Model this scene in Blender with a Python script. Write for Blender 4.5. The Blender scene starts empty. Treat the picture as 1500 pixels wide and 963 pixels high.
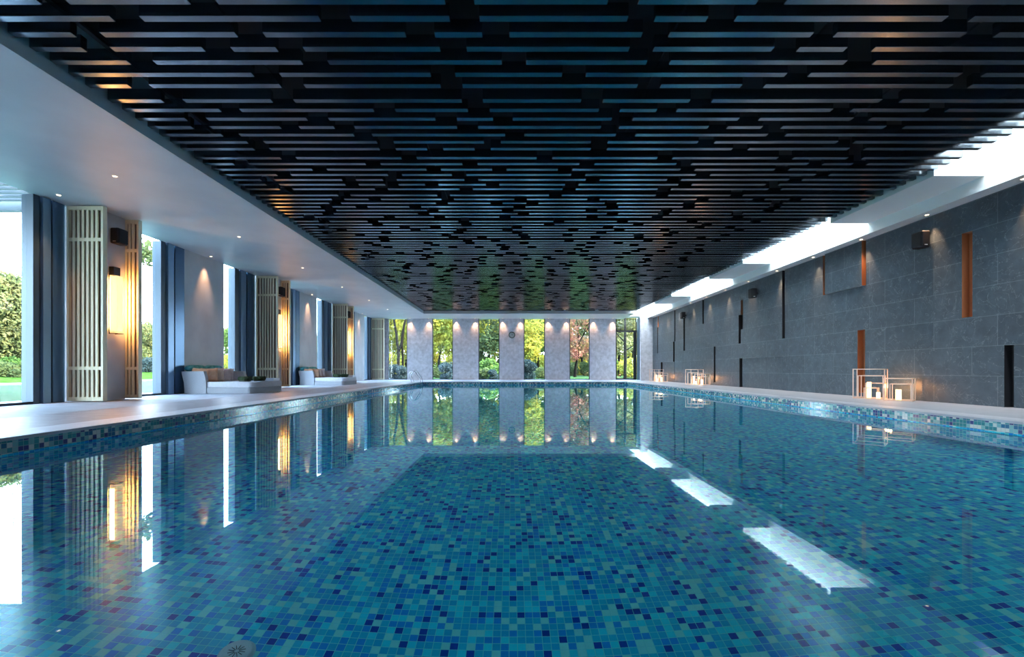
import bpy, bmesh, math, random
from mathutils import Vector, Matrix
random.seed(7)
C = bpy.context.scene.collection
sc = bpy.context.scene
PI = math.pi

# ------------------------------------------------------------------ camera
EYE = 0.664                       # eye height above the deck (deck top is z = 0)
cam_d = bpy.data.cameras.new('camera'); cam = bpy.data.objects.new('camera', cam_d); C.objects.link(cam)
cam.location = (0, 0, EYE); cam.rotation_euler = (PI/2, 0, 0)
cam_d.sensor_width = 36; cam_d.lens = 660/1500*36
cam_d.shift_x = 1/1500; cam_d.shift_y = 60.5/1500
cam_d.clip_start = 0.05; cam_d.clip_end = 600
sc.camera = cam
sc.view_settings.view_transform = 'Standard'; sc.view_settings.look = 'None'
sc.view_settings.exposure = 2.38; sc.view_settings.gamma = 1
try: sc.view_settings.use_curve_mapping = False
except Exception: pass
sc.cycles.max_bounces = 12; sc.cycles.diffuse_bounces = 5; sc.cycles.glossy_bounces = 5
sc.cycles.transmission_bounces = 8; sc.cycles.transparent_max_bounces = 12
sc.cycles.caustics_reflective = False; sc.cycles.caustics_refractive = True
sc.cycles.sample_clamp_indirect = 12

# ------------------------------------------------------------------ sky, sun, skylight glazing light
SKY = 4.7
w = bpy.data.worlds.new('sky'); sc.world = w; w.use_nodes = True
wn = w.node_tree; wn.nodes.clear()
bg = wn.nodes.new('ShaderNodeBackground'); wo = wn.nodes.new('ShaderNodeOutputWorld')
tcw = wn.nodes.new('ShaderNodeTexCoord'); sx = wn.nodes.new('ShaderNodeSeparateXYZ')
rp = wn.nodes.new('ShaderNodeValToRGB')
rp.color_ramp.elements[0].position = 0.0; rp.color_ramp.elements[0].color = (0.80, 0.90, 1.0, 1)
rp.color_ramp.elements[1].position = 0.6; rp.color_ramp.elements[1].color = (0.42, 0.66, 1.0, 1)
wn.links.new(tcw.outputs['Generated'], sx.inputs[0]); wn.links.new(sx.outputs[2], rp.inputs[0])
wn.links.new(rp.outputs[0], bg.inputs[0]); bg.inputs[1].default_value = SKY
wn.links.new(bg.outputs[0], wo.inputs[0])
sd = bpy.data.lights.new('sun', 'SUN'); sd.energy = 9.0; sd.angle = 0.01; sd.color = (1, 0.86, 0.62)
sun = bpy.data.objects.new('sun', sd); C.objects.link(sun)
sun.rotation_euler = Vector((-0.74, 0.22, -0.62)).to_track_quat('-Z', 'Y').to_euler()   # travels away from the house
BEAMS = [(1.5, 4.1), (8.0, 10.6), (14.6, 17.1), (21.1, 23.6), (29.0, 29.95)]
WELLS = [(-3.0, 1.5), (4.1, 8.0), (10.6, 14.6), (17.1, 21.1), (23.6, 29.0)]
for a, b in WELLS:
    ld = bpy.data.lights.new('skylight_daylight', 'AREA'); ld.shape = 'RECTANGLE'
    ld.size = 0.86; ld.size_y = b-a-.04; ld.energy = 11*(b-a); ld.color = (0.84, 0.94, 1.0)
    lo = bpy.data.objects.new('skylight_daylight', ld); C.objects.link(lo)
    lo.location = (7.95, (a+b)/2, 5.52)

# ------------------------------------------------------------------ materials
M = {}
def mat(name, col, rough=0.6, metal=0.0, spec=0.5, emit=None, es=0.0):
    m = bpy.data.materials.new(name); m.use_nodes = True
    p = m.node_tree.nodes['Principled BSDF']
    p.inputs['Base Color'].default_value = (*col, 1); p.inputs['Roughness'].default_value = rough
    p.inputs['Metallic'].default_value = metal; p.inputs['Specular IOR Level'].default_value = spec
    if emit:
        p.inputs['Emission Color'].default_value = (*emit, 1); p.inputs['Emission Strength'].default_value = es
    M[name] = m; return m
def nd(m, t, **k):
    n = m.node_tree.nodes.new(t)
    for a, v in k.items(): setattr(n, a, v)
    return n
def lk(m, a, b): m.node_tree.links.new(a, b)
def bs(m): return m.node_tree.nodes['Principled BSDF']
def noisy(name, c1, c2, scale, rough=0.6, stretch=(1,1,1), bump=0.0, detail=6, metal=0, spec=.5, contrast=(.35,.65)):
    m = mat(name, c1, rough, metal, spec)
    g = nd(m, 'ShaderNodeNewGeometry'); mp = nd(m, 'ShaderNodeMapping'); mp.inputs['Scale'].default_value = stretch
    n = nd(m, 'ShaderNodeTexNoise'); n.inputs['Scale'].default_value = scale; n.inputs['Detail'].default_value = detail
    r = nd(m, 'ShaderNodeValToRGB')
    r.color_ramp.elements[0].position = contrast[0]; r.color_ramp.elements[0].color = (*c1, 1)
    r.color_ramp.elements[1].position = contrast[1]; r.color_ramp.elements[1].color = (*c2, 1)
    lk(m, g.outputs['Position'], mp.inputs[0]); lk(m, mp.outputs[0], n.inputs['Vector'])
    lk(m, n.outputs[0], r.inputs[0]); lk(m, r.outputs[0], bs(m).inputs['Base Color'])
    if bump:
        b = nd(m, 'ShaderNodeBump'); b.inputs['Strength'].default_value = bump; b.inputs['Distance'].default_value = .02
        lk(m, n.outputs[0], b.inputs['Height']); lk(m, b.outputs[0], bs(m).inputs['Normal'])
    return m
mat('white_paint', (.72, .74, .76), .55)
mat('skylight_white', (.86, .89, .90), .6)
noisy('ceiling_paint', (.60, .61, .63), (.66, .67, .69), 1.2, .5)
noisy('concrete', (.54, .54, .56), (.64, .64, .66), 1.6, .62, (1, 1, .8), .05)
noisy('stone_deck', (.34, .345, .38), (.41, .415, .45), 2.5, .55, (1, 3, 1), spec=.25)
noisy('coping_stone', (.50, .50, .54), (.58, .58, .62), 3, .45)
mat('dark_ceiling', (.006, .007, .009), .8)
mat('black_metal', (.012, .013, .016), .35, .0)
mat('frame_dark', (.03, .04, .055), .35, .6)
mat('frame_blue', (.20, .32, .48), .30, .55)
mat('frame_blue_dark', (.10, .20, .34), .25, .55)
mat('frame_light', (.05, .085, .12), .4, .2)
mat('bronze', (.62, .25, .12), .4, .55)
mat('slot_dark', (.012, .013, .018), .6)
noisy('pale_wood', (.76, .66, .44), (.82, .73, .52), 6, .45, (8, 8, .6))
noisy('dark_wood', (.13, .075, .055), (.18, .11, .08), 6, .6, (8, 8, .6))
mat('steel', (.55, .57, .60), .15, 1.0)
mat('lantern_metal', (.80, .58, .44), .3, .4)
mat('candle', (1, .8, .5), .5, emit=(1, .62, .28), es=.8)
mat('lamp_glass', (1, .85, .6), .5, emit=(1, .62, .26), es=.30)
mat('lamp_disc', (1, .85, .6), .5, emit=(1, .72, .45), es=1.2)
mat('speaker_grey', (.010, .012, .018), .6)
mat('speaker_grille', (.006, .007, .009), .8)
mat('white_mark', (.8, .8, .8), .5)
noisy('wicker', (.32, .335, .37), (.42, .435, .475), 60, .7, (1, 1, 3), .4)
noisy('mattress', (.56, .56, .60), (.62, .62, .66), 20, .8)
noisy('peach_fabric', (.72, .40, .25), (.78, .48, .32), 12, .85)
noisy('beige_fabric', (.52, .42, .36), (.60, .50, .43), 12, .85)
noisy('grey_fabric', (.46, .42, .44), (.54, .50, .52), 12, .85)
noisy('teal_fabric', (.02, .20, .24), (.10, .38, .36), 9, .8)
noisy('moss', (.012, .028, .008), (.035, .06, .018), 50, .9, bump=.8)
mat('tray_white', (.8, .82, .88), .3)
mat('pot_dark', (.03, .04, .03), .5)
mat('clock_rim', (.10, .13, .12), .4); mat('clock_face', (.42, .45, .46), .5)
mat('grate_blue', (.01, .06, .30), .5)
mat('inlet_white', (.75, .8, .8), .4)
noisy('bark', (.003, .0026, .0022), (.008, .0065, .005), 8, .9, (3, 3, .5), spec=.05)
noisy('grass', (.014, .04, .006), (.035, .07, .014), 1.5, 1.0, spec=.0)
noisy('lawn_pale', (.018, .042, .016), (.030, .058, .024), 1.2, 1.0, spec=.0)
noisy('garden_water', (.03, .08, .06), (.05, .10, .075), .6, .12)
mat('louvre', (.05, .07, .075), .45); mat('brick_red', (.16, .06, .045), .8)
mat('render_white', (.16, .17, .19), .8); mat('far_glass', (.03, .05, .07), .1)
noisy('terrace_stone', (.10, .13, .17), (.13, .16, .20), 2, .5)
def leafmat(name, c1, c2):
    m = noisy(name, c1, c2, 1.1, .8, contrast=(.38, .62), detail=8)
    nt = m.node_tree; p = bs(m); out = [n for n in nt.nodes if n.type == 'OUTPUT_MATERIAL'][0]
    ramp = [n for n in nt.nodes if n.type == 'VALTORGB'][0]
    t = nd(m, 'ShaderNodeBsdfTranslucent'); mx = nd(m, 'ShaderNodeMixShader'); mx.inputs[0].default_value = .45
    lk(m, ramp.outputs[0], t.inputs[0]); lk(m, p.outputs[0], mx.inputs[1]); lk(m, t.outputs[0], mx.inputs[2])
    lk(m, mx.outputs[0], out.inputs[0]); p.inputs['Specular IOR Level'].default_value = .1
leafmat('leaf_yellow', (.26, .22, .03), (.15, .17, .03))
leafmat('leaf_green', (.09, .15, .03), (.045, .085, .02))
leafmat('leaf_dark', (.04, .06, .022), (.08, .10, .035))
leafmat('leaf_red', (.24, .09, .07), (.13, .10, .04))
leafmat('leaf_olive', (.16, .15, .06), (.08, .10, .035))
leafmat('leaf_silver', (.04, .06, .065), (.02, .035, .035))

# pool mosaic: one random colour per 5 cm tile, pale grout
def mosaic(name, stops, grout, rough=.12):
    m = mat(name, (.1, .3, .4), rough); bs(m).inputs['IOR'].default_value = 1.6
    g = nd(m, 'ShaderNodeNewGeometry')
    add = nd(m, 'ShaderNodeVectorMath', operation='ADD'); add.inputs[1].default_value = (100.013, 100.013, 100.0 + .0000)
    sc_ = nd(m, 'ShaderNodeVectorMath', operation='SCALE'); sc_.inputs['Scale'].default_value = 20.0
    fl = nd(m, 'ShaderNodeVectorMath', operation='FLOOR'); fr = nd(m, 'ShaderNodeVectorMath', operation='FRACTION')
    lk(m, g.outputs['Position'], add.inputs[0]); lk(m, add.outputs[0], sc_.inputs[0])
    lk(m, sc_.outputs[0], fl.inputs[0]); lk(m, sc_.outputs[0], fr.inputs[0])
    # suppress the axis across the surface
    an = nd(m, 'ShaderNodeVectorMath', operation='ABSOLUTE'); lk(m, g.outputs['True Normal'], an.inputs[0])
    inv = nd(m, 'ShaderNodeVectorMath', operation='SUBTRACT'); inv.inputs[0].default_value = (1, 1, 1); lk(m, an.outputs[0], inv.inputs[1])
    rnd_ = nd(m, 'ShaderNodeVectorMath', operation='SNAP'); rnd_.inputs[1].default_value = (.5, .5, .5); lk(m, inv.outputs[0], rnd_.inputs[0])
    cell = nd(m, 'ShaderNodeVectorMath', operation='MULTIPLY'); lk(m, fl.outputs[0], cell.inputs[0]); lk(m, inv.outputs[0], cell.inputs[1])
    cr = nd(m, 'ShaderNodeVectorMath', operation='ADD'); cr.inputs[1].default_value = (.37, .37, .37); lk(m, cell.outputs[0], cr.inputs[0])
    cf = nd(m, 'ShaderNodeVectorMath', operation='FLOOR'); lk(m, cr.outputs[0], cf.inputs[0])
    wnz = nd(m, 'ShaderNodeTexWhiteNoise'); wnz.noise_dimensions = '3D'; lk(m, cf.outputs[0], wnz.inputs['Vector'])
    r = nd(m, 'ShaderNodeValToRGB'); r.color_ramp.interpolation = 'CONSTANT'
    while len(r.color_ramp.elements) < len(stops): r.color_ramp.elements.new(.5)
    for e, (p_, c_) in zip(r.color_ramp.elements, stops): e.position = p_; e.color = (*c_, 1)
    lk(m, wnz.outputs['Value'], r.inputs[0])
    # distance to tile edge on each axis
    h = nd(m, 'ShaderNodeVectorMath', operation='SUBTRACT'); h.inputs[1].default_value = (.5, .5, .5); lk(m, fr.outputs[0], h.inputs[0])
    ah = nd(m, 'ShaderNodeVectorMath', operation='ABSOLUTE'); lk(m, h.outputs[0], ah.inputs[0])
    mm = nd(m, 'ShaderNodeVectorMath', operation='MULTIPLY'); lk(m, ah.outputs[0], mm.inputs[0]); lk(m, inv.outputs[0], mm.inputs[1])
    sp = nd(m, 'ShaderNodeSeparateXYZ'); lk(m, mm.outputs[0], sp.inputs[0])
    m1 = nd(m, 'ShaderNodeMath', operation='MAXIMUM'); m2 = nd(m, 'ShaderNodeMath', operation='MAXIMUM')
    lk(m, sp.outputs[0], m1.inputs[0]); lk(m, sp.outputs[1], m1.inputs[1]); lk(m, m1.outputs[0], m2.inputs[0]); lk(m, sp.outputs[2], m2.inputs[1])
    gt = nd(m, 'ShaderNodeMath', operation='GREATER_THAN'); gt.inputs[1].default_value = .462; lk(m, m2.outputs[0], gt.inputs[0])
    mx = nd(m, 'ShaderNodeMixRGB'); mx.inputs[2].default_value = (*grout, 1)
    lk(m, gt.outputs[0], mx.inputs[0]); lk(m, r.outputs[0], mx.inputs[1]); lk(m, mx.outputs[0], bs(m).inputs['Base Color'])
    return m
mosaic('pool_mosaic', [(0, (.006, .07, .50)), (.09, (.008, .34, .88)), (.30, (.008, .50, .82)), (.55, (.012, .60, .84)),
                       (.72, (.02, .84, .96)), (.87, (.24, .92, .90))], (.18, .86, .88))
mosaic('band_mosaic', [(0, (.05, .06, .22)), (.10, (.03, .17, .32)), (.28, (.03, .26, .28)), (.55, (.05, .33, .36)),
                       (.64, (.26, .56, .56)), (.80, (.76, .78, .72))], (.50, .56, .54))
# water
m = bpy.data.materials.new('pool_water'); m.use_nodes = True; M['pool_water'] = m
m.node_tree.nodes.clear()
g = nd(m, 'ShaderNodeBsdfGlass'); g.inputs['IOR'].default_value = 1.33; g.inputs['Roughness'].default_value = 0.0
g.inputs['Color'].default_value = (.80, .98, 1.0, 1)
o = nd(m, 'ShaderNodeOutputMaterial'); geo = nd(m, 'ShaderNodeNewGeometry'); mp = nd(m, 'ShaderNodeMapping'); mp.inputs['Scale'].default_value = (.7, 1, 1)
n = nd(m, 'ShaderNodeTexNoise'); n.inputs['Scale'].default_value = 2.2; n.inputs['Detail'].default_value = 2.0
b = nd(m, 'ShaderNodeBump'); b.inputs['Strength'].default_value = .0014; b.inputs['Distance'].default_value = .05
lk(m, geo.outputs['Position'], mp.inputs[0]); lk(m, mp.outputs[0], n.inputs['Vector']); lk(m, n.outputs[0], b.inputs['Height'])
lk(m, b.outputs[0], g.inputs['Normal']); lk(m, g.outputs[0], o.inputs[0])
# window glass
m = bpy.data.materials.new('window_glass'); m.use_nodes = True; M['window_glass'] = m; m.node_tree.nodes.clear()
t = nd(m, 'ShaderNodeBsdfTransparent'); t.inputs[0].default_value = (.93, .97, .97, 1)
gl = nd(m, 'ShaderNodeBsdfGlossy'); gl.inputs['Roughness'].default_value = .0
lw = nd(m, 'ShaderNodeLayerWeight'); pw = nd(m, 'ShaderNodeMath', operation='POWER'); pw.inputs[1].default_value = 5; lk(m, lw.outputs['Facing'], pw.inputs[0])
f = nd(m, 'ShaderNodeMath', operation='MULTIPLY_ADD'); f.inputs[1].default_value = .9; f.inputs[2].default_value = .03; lk(m, pw.outputs[0], f.inputs[0]); mx = nd(m, 'ShaderNodeMixShader'); o = nd(m, 'ShaderNodeOutputMaterial')
lk(m, f.outputs[0], mx.inputs[0]); lk(m, t.outputs[0], mx.inputs[1]); lk(m, gl.outputs[0], mx.inputs[2]); lk(m, mx.outputs[0], o.inputs[0])
# lacquered slats
m = mat('slat_lacquer', (.012, .022, .034), .20, 0, .5); bs(m).inputs['IOR'].default_value = 2.7; bs(m).inputs['Specular Tint'].default_value = (.84, .93, 1, 1)
# slate wall, large slabs with pale joints and scratches
def slab_mat(name, c1, c2, joint, bw, bh, axis='YZ', rough=.42, scratch=True):
    m = mat(name, c1, rough)
    g = nd(m, 'ShaderNodeNewGeometry'); s = nd(m, 'ShaderNodeSeparateXYZ'); c = nd(m, 'ShaderNodeCombineXYZ')
    lk(m, g.outputs['Position'], s.inputs[0])
    lk(m, s.outputs['XYZ'.index(axis[0])], c.inputs[0]); lk(m, s.outputs['XYZ'.index(axis[1])], c.inputs[1])
    br = nd(m, 'ShaderNodeTexBrick'); br.offset = .37; br.squash = 1
    br.inputs['Scale'].default_value = 1; br.inputs['Brick Width'].default_value = bw; br.inputs['Row Height'].default_value = bh
    br.inputs['Mortar Size'].default_value = .006; br.inputs['Mortar Smooth'].default_value = .3; br.inputs['Bias'].default_value = 0
    br.inputs['Color1'].default_value = (*c1, 1); br.inputs['Color2'].default_value = (*c2, 1); br.inputs['Mortar'].default_value = (*joint, 1)
    lk(m, c.outputs[0], br.inputs[0])
    n = nd(m, 'ShaderNodeTexNoise'); n.inputs['Scale'].default_value = 5; n.inputs['Detail'].default_value = 10; n.inputs['Roughness'].default_value = .65
    lk(m, g.outputs['Position'], n.inputs['Vector'])
    mr = nd(m, 'ShaderNodeMapRange'); mr.inputs[1].default_value = .3; mr.inputs[2].default_value = .75; mr.inputs[3].default_value = .75; mr.inputs[4].default_value = 1.3
    lk(m, n.outputs[0], mr.inputs[0])
    vm = nd(m, 'ShaderNodeVectorMath', operation='SCALE'); lk(m, br.outputs[0], vm.inputs[0]); lk(m, mr.outputs[0], vm.inputs['Scale'])
    last = vm.outputs[0]
    if scratch:
        n2 = nd(m, 'ShaderNodeTexNoise'); n2.inputs['Scale'].default_value = 3.3; n2.inputs['Detail'].default_value = 8; n2.inputs['Distortion'].default_value = 1.5
        lk(m, g.outputs['Position'], n2.inputs['Vector'])
        r = nd(m, 'ShaderNodeValToRGB'); e = r.color_ramp.elements
        e[0].position = .492; e[0].color = (0, 0, 0, 1); e[1].position = .508; e[1].color = (0, 0, 0, 1)
        q = e.new(.5); q.color = (1, 1, 1, 1)
        lk(m, n2.outputs[0], r.inputs[0])
        mu = nd(m, 'ShaderNodeMath', operation='MULTIPLY'); mu.inputs[1].default_value = .5; lk(m, r.outputs[0], mu.inputs[0])
        mx = nd(m, 'ShaderNodeMixRGB'); mx.inputs[2].default_value = (.30, .34, .38, 1)
        lk(m, mu.outputs[0], mx.inputs[0]); lk(m, last, mx.inputs[1]); last = mx.outputs[0]
    lk(m, last, bs(m).inputs['Base Color'])
    b = nd(m, 'ShaderNodeBump'); b.inputs['Strength'].default_value = .25; b.inputs['Distance'].default_value = .01
    lk(m, n.outputs[0], b.inputs['Height']); lk(m, b.outputs[0], bs(m).inputs['Normal'])
    return m
slab_mat('slate', (.044, .068, .092), (.058, .086, .112), (.13, .165, .195), 1.22, .55)
slab_mat('wood_tile', (.24, .215, .24), (.30, .275, .30), (.14, .12, .15), 1.2, .15, axis='XY', rough=.42, scratch=False)
slab_mat('concrete_tile', (.50, .51, .56), (.56, .57, .62), (.45, .455, .50), .8, .8, axis='XZ', rough=.55, scratch=False)

# ------------------------------------------------------------------ mesh helpers
class MB:
    def __init__(s): s.bm = bmesh.new(); s.mi = 0
    def face(s, pts, mi=None):
        f = s.bm.faces.new([s.bm.verts.new(p) for p in pts]); f.material_index = s.mi if mi is None else mi; return f
    def box(s, x0, x1, y0, y1, z0, z1, mi=None, bev=0, seg=2):
        r = bmesh.ops.create_cube(s.bm, size=1)
        vs = r['verts']
        for v in vs: v.co = Vector(((x0+x1)/2 + v.co.x*(x1-x0), (y0+y1)/2 + v.co.y*(y1-y0), (z0+z1)/2 + v.co.z*(z1-z0)))
        fs = {f for v in vs for f in v.link_faces}
        for f in fs: f.material_index = s.mi if mi is None else mi
        if bev:
            es = {e for v in vs for e in v.link_edges}
            bmesh.ops.bevel(s.bm, geom=list(es), offset=bev, segments=seg, affect='EDGES', profile=.5)
        return s
    def tube(s, pts, r, n=8, cap=True):
        pts = [Vector(p) for p in pts]; rs = r if isinstance(r, (list, tuple)) else [r]*len(pts)
        rings = []; up = None
        for i, p in enumerate(pts):
            d = (pts[min(i+1, len(pts)-1)] - pts[max(i-1, 0)]).normalized()
            if up is None: up = d.orthogonal().normalized()
            a = (up - d*up.dot(d)).normalized(); up = a; b_ = d.cross(a)
            rings.append([s.bm.verts.new(p + (a*math.cos(2*PI*k/n) + b_*math.sin(2*PI*k/n))*rs[i]) for k in range(n)])
        for i in range(len(rings)-1):
            for k in range(n):
                f = s.bm.faces.new((rings[i][k], rings[i][(k+1) % n], rings[i+1][(k+1) % n], rings[i+1][k])); f.smooth = True; f.material_index = s.mi
        if cap:
            for rg in (rings[0][::-1], rings[-1]):
                f = s.bm.faces.new(rg); f.material_index = s.mi
        return s
    def disc(s, c, r0, r1, z0, z1, n=24):      # lathe-like ring/cylinder about +Z
        s.tube([(c[0], c[1], z0), (c[0], c[1], z1)], [r0, r1], n); return s
    def prism(s, poly, z0, z1, bev=0):
        lo = [s.bm.verts.new((x, y, z0)) for x, y in poly]; hi = [s.bm.verts.new((x, y, z1)) for x, y in poly]
        n = len(poly); fs = [s.bm.faces.new(lo[::-1]), s.bm.faces.new(hi)]
        for i in range(n): fs.append(s.bm.faces.new((lo[i], lo[(i+1) % n], hi[(i+1) % n], hi[i])))
        for f in fs: f.material_index = s.mi
        if bev:
            es = set(fs[0].edges) | set(fs[1].edges)
            bmesh.ops.bevel(s.bm, geom=list(es), offset=bev, segments=3, affect='EDGES', profile=.5)
        return s
    def pillow(s, w_, h_, t_, mtx, n=10):
        grid = {}
        for side in (1, -1):
            for i in range(n+1):
                for j in range(n+1):
                    u = -1+2*i/n; v = -1+2*j/n
                    edge = (1-u**4)*(1-v**4)
                    pin = 1 - .07*((1-abs(u)**2) + (1-abs(v)**2))*0 - .06*(u*u*v*v < .0)
                    uu = u*(1-.10*(1-v*v)*0 + 0); x = u*w_/2*(1-.08*(1-v*v)*abs(u)); y = v*h_/2*(1-.08*(1-u*u)*abs(v))
                    z = side*t_/2*max(0, edge)**.5
                    if side == -1 and (i in (0, n) or j in (0, n)): grid[(side, i, j)] = grid[(1, i, j)]; continue
                    grid[(side, i, j)] = s.bm.verts.new(mtx @ Vector((x, y, z)))
            for i in range(n):
                for j in range(n):
                    q = [grid[(side, i, j)], grid[(side, i+1, j)], grid[(side, i+1, j+1)], grid[(side, i, j+1)]]
                    if side < 0: q = q[::-1]
                    f = s.bm.faces.new(q); f.smooth = True; f.material_index = s.mi
        return s
    def mesh(s, name, mats):
        me = bpy.data.meshes.new(name); s.bm.normal_update(); s.bm.to_mesh(me); s.bm.free()
        for m_ in (mats if isinstance(mats, (list, tuple)) else [mats]): me.materials.append(M[m_])
        return me
    def build(s, name, mats, parent=None, loc=None):
        return link(name, s.mesh(name, mats), parent, loc)
def link(name, me, parent=None, loc=None):
    o = bpy.data.objects.new(name, me); C.objects.link(o)
    if loc: o.location = loc
    if parent: o.parent = parent
    return o
def tag(o, label=None, cat=None, group=None, kind=None):
    if label: o['label'] = label
    if cat: o['category'] = cat
    if group: o['group'] = group
    if kind: o['kind'] = kind
    return o
def empty(name, loc=(0, 0, 0), rz=0):
    o = bpy.data.objects.new(name, None); C.objects.link(o); o.location = loc; o.rotation_euler = (0, 0, rz); o.empty_display_size = .1; return o
def struct(o, label, cat='wall'): return tag(o, label, cat, kind='structure')
def kids(o): return [c for c in bpy.data.objects if c.parent == o]
def dup(root, loc=None, rz=None, label=None, parent=None):
    r = root.copy(); C.objects.link(r); r.parent = parent
    if loc is not None: r.location = loc
    if rz is not None: r.rotation_euler = (0, 0, rz)
    if label: r['label'] = label
    for ch in kids(root): dup(ch, parent=r)
    return r
ORD = ['first', 'second', 'third', 'fourth', 'fifth', 'sixth', 'seventh', 'eighth', 'ninth', 'tenth', 'eleventh', 'twelfth', 'thirteenth', 'fourteenth']

# ------------------------------------------------------------------ dimensions
ZC = 4.064; ZR = 3.864; ZS = 4.194
XL = -4.9; XR = 6.44; XG = -9.2; XW = 8.73; YF = 24.9; YB = 29.95; Y0 = -.1; YN = -3.0
ZW = -.175

# ------------------------------------------------------------------ decks, coping, pool
b = MB(); b.box(XG-.4, -6.93, YN, YB+.3, -.3, 0); b.box(-6.93, XL-.02, YF+.0, YB+.3, -.3, 0)
b.box(XL-.02, XW+.3, YF+.35, YB+.3, -.3, 0); b.box(6.87, XW+.3, YN, YF+.35, -.3, 0)
b.box(-6.93, 6.87, YN, -.5, -.3, 0)
struct(b.build('floor', 'stone_deck'), 'pale polished stone pool deck round the room', 'floor')
b = MB(); b.box(-6.93, -5.43, -.5, YF, -.3, -.001)
struct(b.build('floor', 'wood_tile'), 'plank-look brownish deck strip between daybeds and pool edge', 'floor')
b = MB()
for x0, x1, y0, y1 in ((-5.42, XL, -.5, YF+.35), (XR, 6.87, -.5, YF+.35), (XL, XR, YF, YF+.35), (XL, XR, -.5, Y0)):
    b.box(x0, x1, y0, y1, -.03, .006, bev=.006)
struct(b.build('trim_1', 'coping_stone'), 'pale stone coping round the edge of the pool', 'coping')
b = MB()
t_ = .10
for x0, x1, y0, y1 in ((XL-t_, XL-.012, Y0-t_, YF+t_), (XR+.012, XR+t_, Y0-t_, YF+t_), (XL-t_, XR+t_, YF+.012, YF+t_), (XL-t_, XR+t_, Y0-t_, Y0-.012)):
    b.box(x0, x1, y0, y1, -.158, -.03)
struct(b.build('wall_pool_rim', 'band_mosaic'), 'mosaic band above the waterline round the pool rim', 'wall')
b = MB(); D = -ZW*0 - (ZW-1.56)
x0, x1, y0, y1 = XL-.06, XR+.06, Y0-.06, YF+.06
b.face([(x0, y0, -D), (x1, y0, -D), (x1, y1, -D), (x0, y1, -D)])
b.face([(x0, y0, -D), (x0, y1, -D), (x0, y1, -.158), (x0, y0, -.158)])
b.face([(x1, y1, -D), (x1, y0, -D), (x1, y0, -.158), (x1, y1, -.158)])
b.face([(x0, y1, -D), (x1, y1, -D), (x1, y1, -.158), (x0, y1, -.158)])
b.face([(x1, y0, -D), (x0, y0, -D), (x0, y0, -.158), (x1, y0, -.158)])
struct(b.build('pool_basin', 'pool_mosaic'), 'blue and teal mosaic pool basin floor and walls', 'pool')
b = MB(); b.face([(x0, y0, ZW), (x1, y0, ZW), (x1, y1, ZW), (x0, y1, ZW)])
wt = b.build('pool_water', 'pool_water'); struct(wt, 'calm clear water surface filling the long pool', 'water')
# floor grates and inlet
for i, (gx, gy) in enumerate(((-1.80, 3.94), (-1.69, 4.72), (-1.60, 5.38))):
    gr = MB(); gr.box(-.03, .03, -.075, .075, 0, .006, bev=.002)
    o = gr.build('pool_floor_grate', 'grate_blue', loc=(gx, gy, -D))
    tag(o, ['dark blue grate on the pool floor, nearest the camera', 'dark blue grate on the pool floor, middle of three',
            'dark blue grate on the pool floor, farthest of three'][i], 'grate', 'grates on the pool floor')
inl = empty('pool_inlet', (-1.53, 2.51, -D)); tag(inl, 'round white return inlet on the pool floor at the bottom of the photo', 'inlet')
MB().disc((0, 0), .095, .075, 0, .018, 32).build('inlet_rim', 'inlet_white', inl)
g = MB()
for k in range(12):
    a = 2*PI*k/12; g.tube([(math.cos(a)*.012, math.sin(a)*.012, .0195), (math.cos(a)*.045, math.sin(a)*.04, .0195)], .0018, 6)
g.build('inlet_grille', 'slot_dark', inl)
# ladder
lad = empty('pool_ladder', (XL, 23.55, 0)); tag(lad, 'polished steel pool ladder with looped handrails at the far left corner', 'ladder')
for dy in (0, .55):
    pts = [(-.30, dy, 0), (-.44, dy, .30), (-.46, dy, .42), (-.38, dy, .56), (-.24, dy, .61), (-.12, dy, .56), (.10, dy, .22), (.14, dy, .08), (.14, dy, -.05), (.14, dy, -1.2)]
    MB().tube(pts, .021, 10).build('handrail', 'steel', lad)
for k in range(3):
    MB().box(.10, .17, 0, .55, -.40-.28*k, -.375-.28*k, bev=.005).build('step', 'steel', lad)

# ------------------------------------------------------------------ ceilings
b = MB(); b.box(XG-.06, -5.32, YN, YB+.3, ZC, ZC+1.1); b.box(XG-.5, XG-.06, YN, YB+.3, ZC+.42, ZC+1.1)
struct(b.build('ceiling', 'ceiling_paint'), 'smooth pale lowered ceiling along the left windows', 'ceiling')
b = MB(); b.box(-5.32, 7.5, 27.3, YB+.3, ZC, ZC+1.1)
struct(b.build('ceiling', 'ceiling_paint'), 'pale ceiling strip in front of the far wall', 'ceiling')
b = MB(); b.box(8.4, XW+.3, YN, YB+.3, ZR, 5.6)
for a, c in BEAMS: b.box(7.505, 8.4, a, c, 4.11, 5.6)
b.box(7.46, 7.505, YN, YB, 4.9, 5.6); b.box(7.5, 8.4, YN-.1, YN, ZC, 5.6)
struct(b.build('ceiling', 'skylight_white'), 'white skylight wells and beams along the slate wall', 'ceiling')
b = MB(); b.box(-5.32, 7.46, YN, 27.3, 4.9, 5.1); b.box(7.26, 7.30, YN, 27.3, ZS+.145, 4.9)  # second box: unseen upright strip added to keep skylight out of the slat cavity
struct(b.build('ceiling', 'dark_ceiling'), 'black upper ceiling above the slats with an added light-blocking strip', 'ceiling')
b = MB(); b.box(XG-.7, XW+.5, YN-.2, YB+.5, 5.7, 5.9)
struct(b.build('ceiling', 'white_paint'), 'flat roof slab', 'roof')

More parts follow.
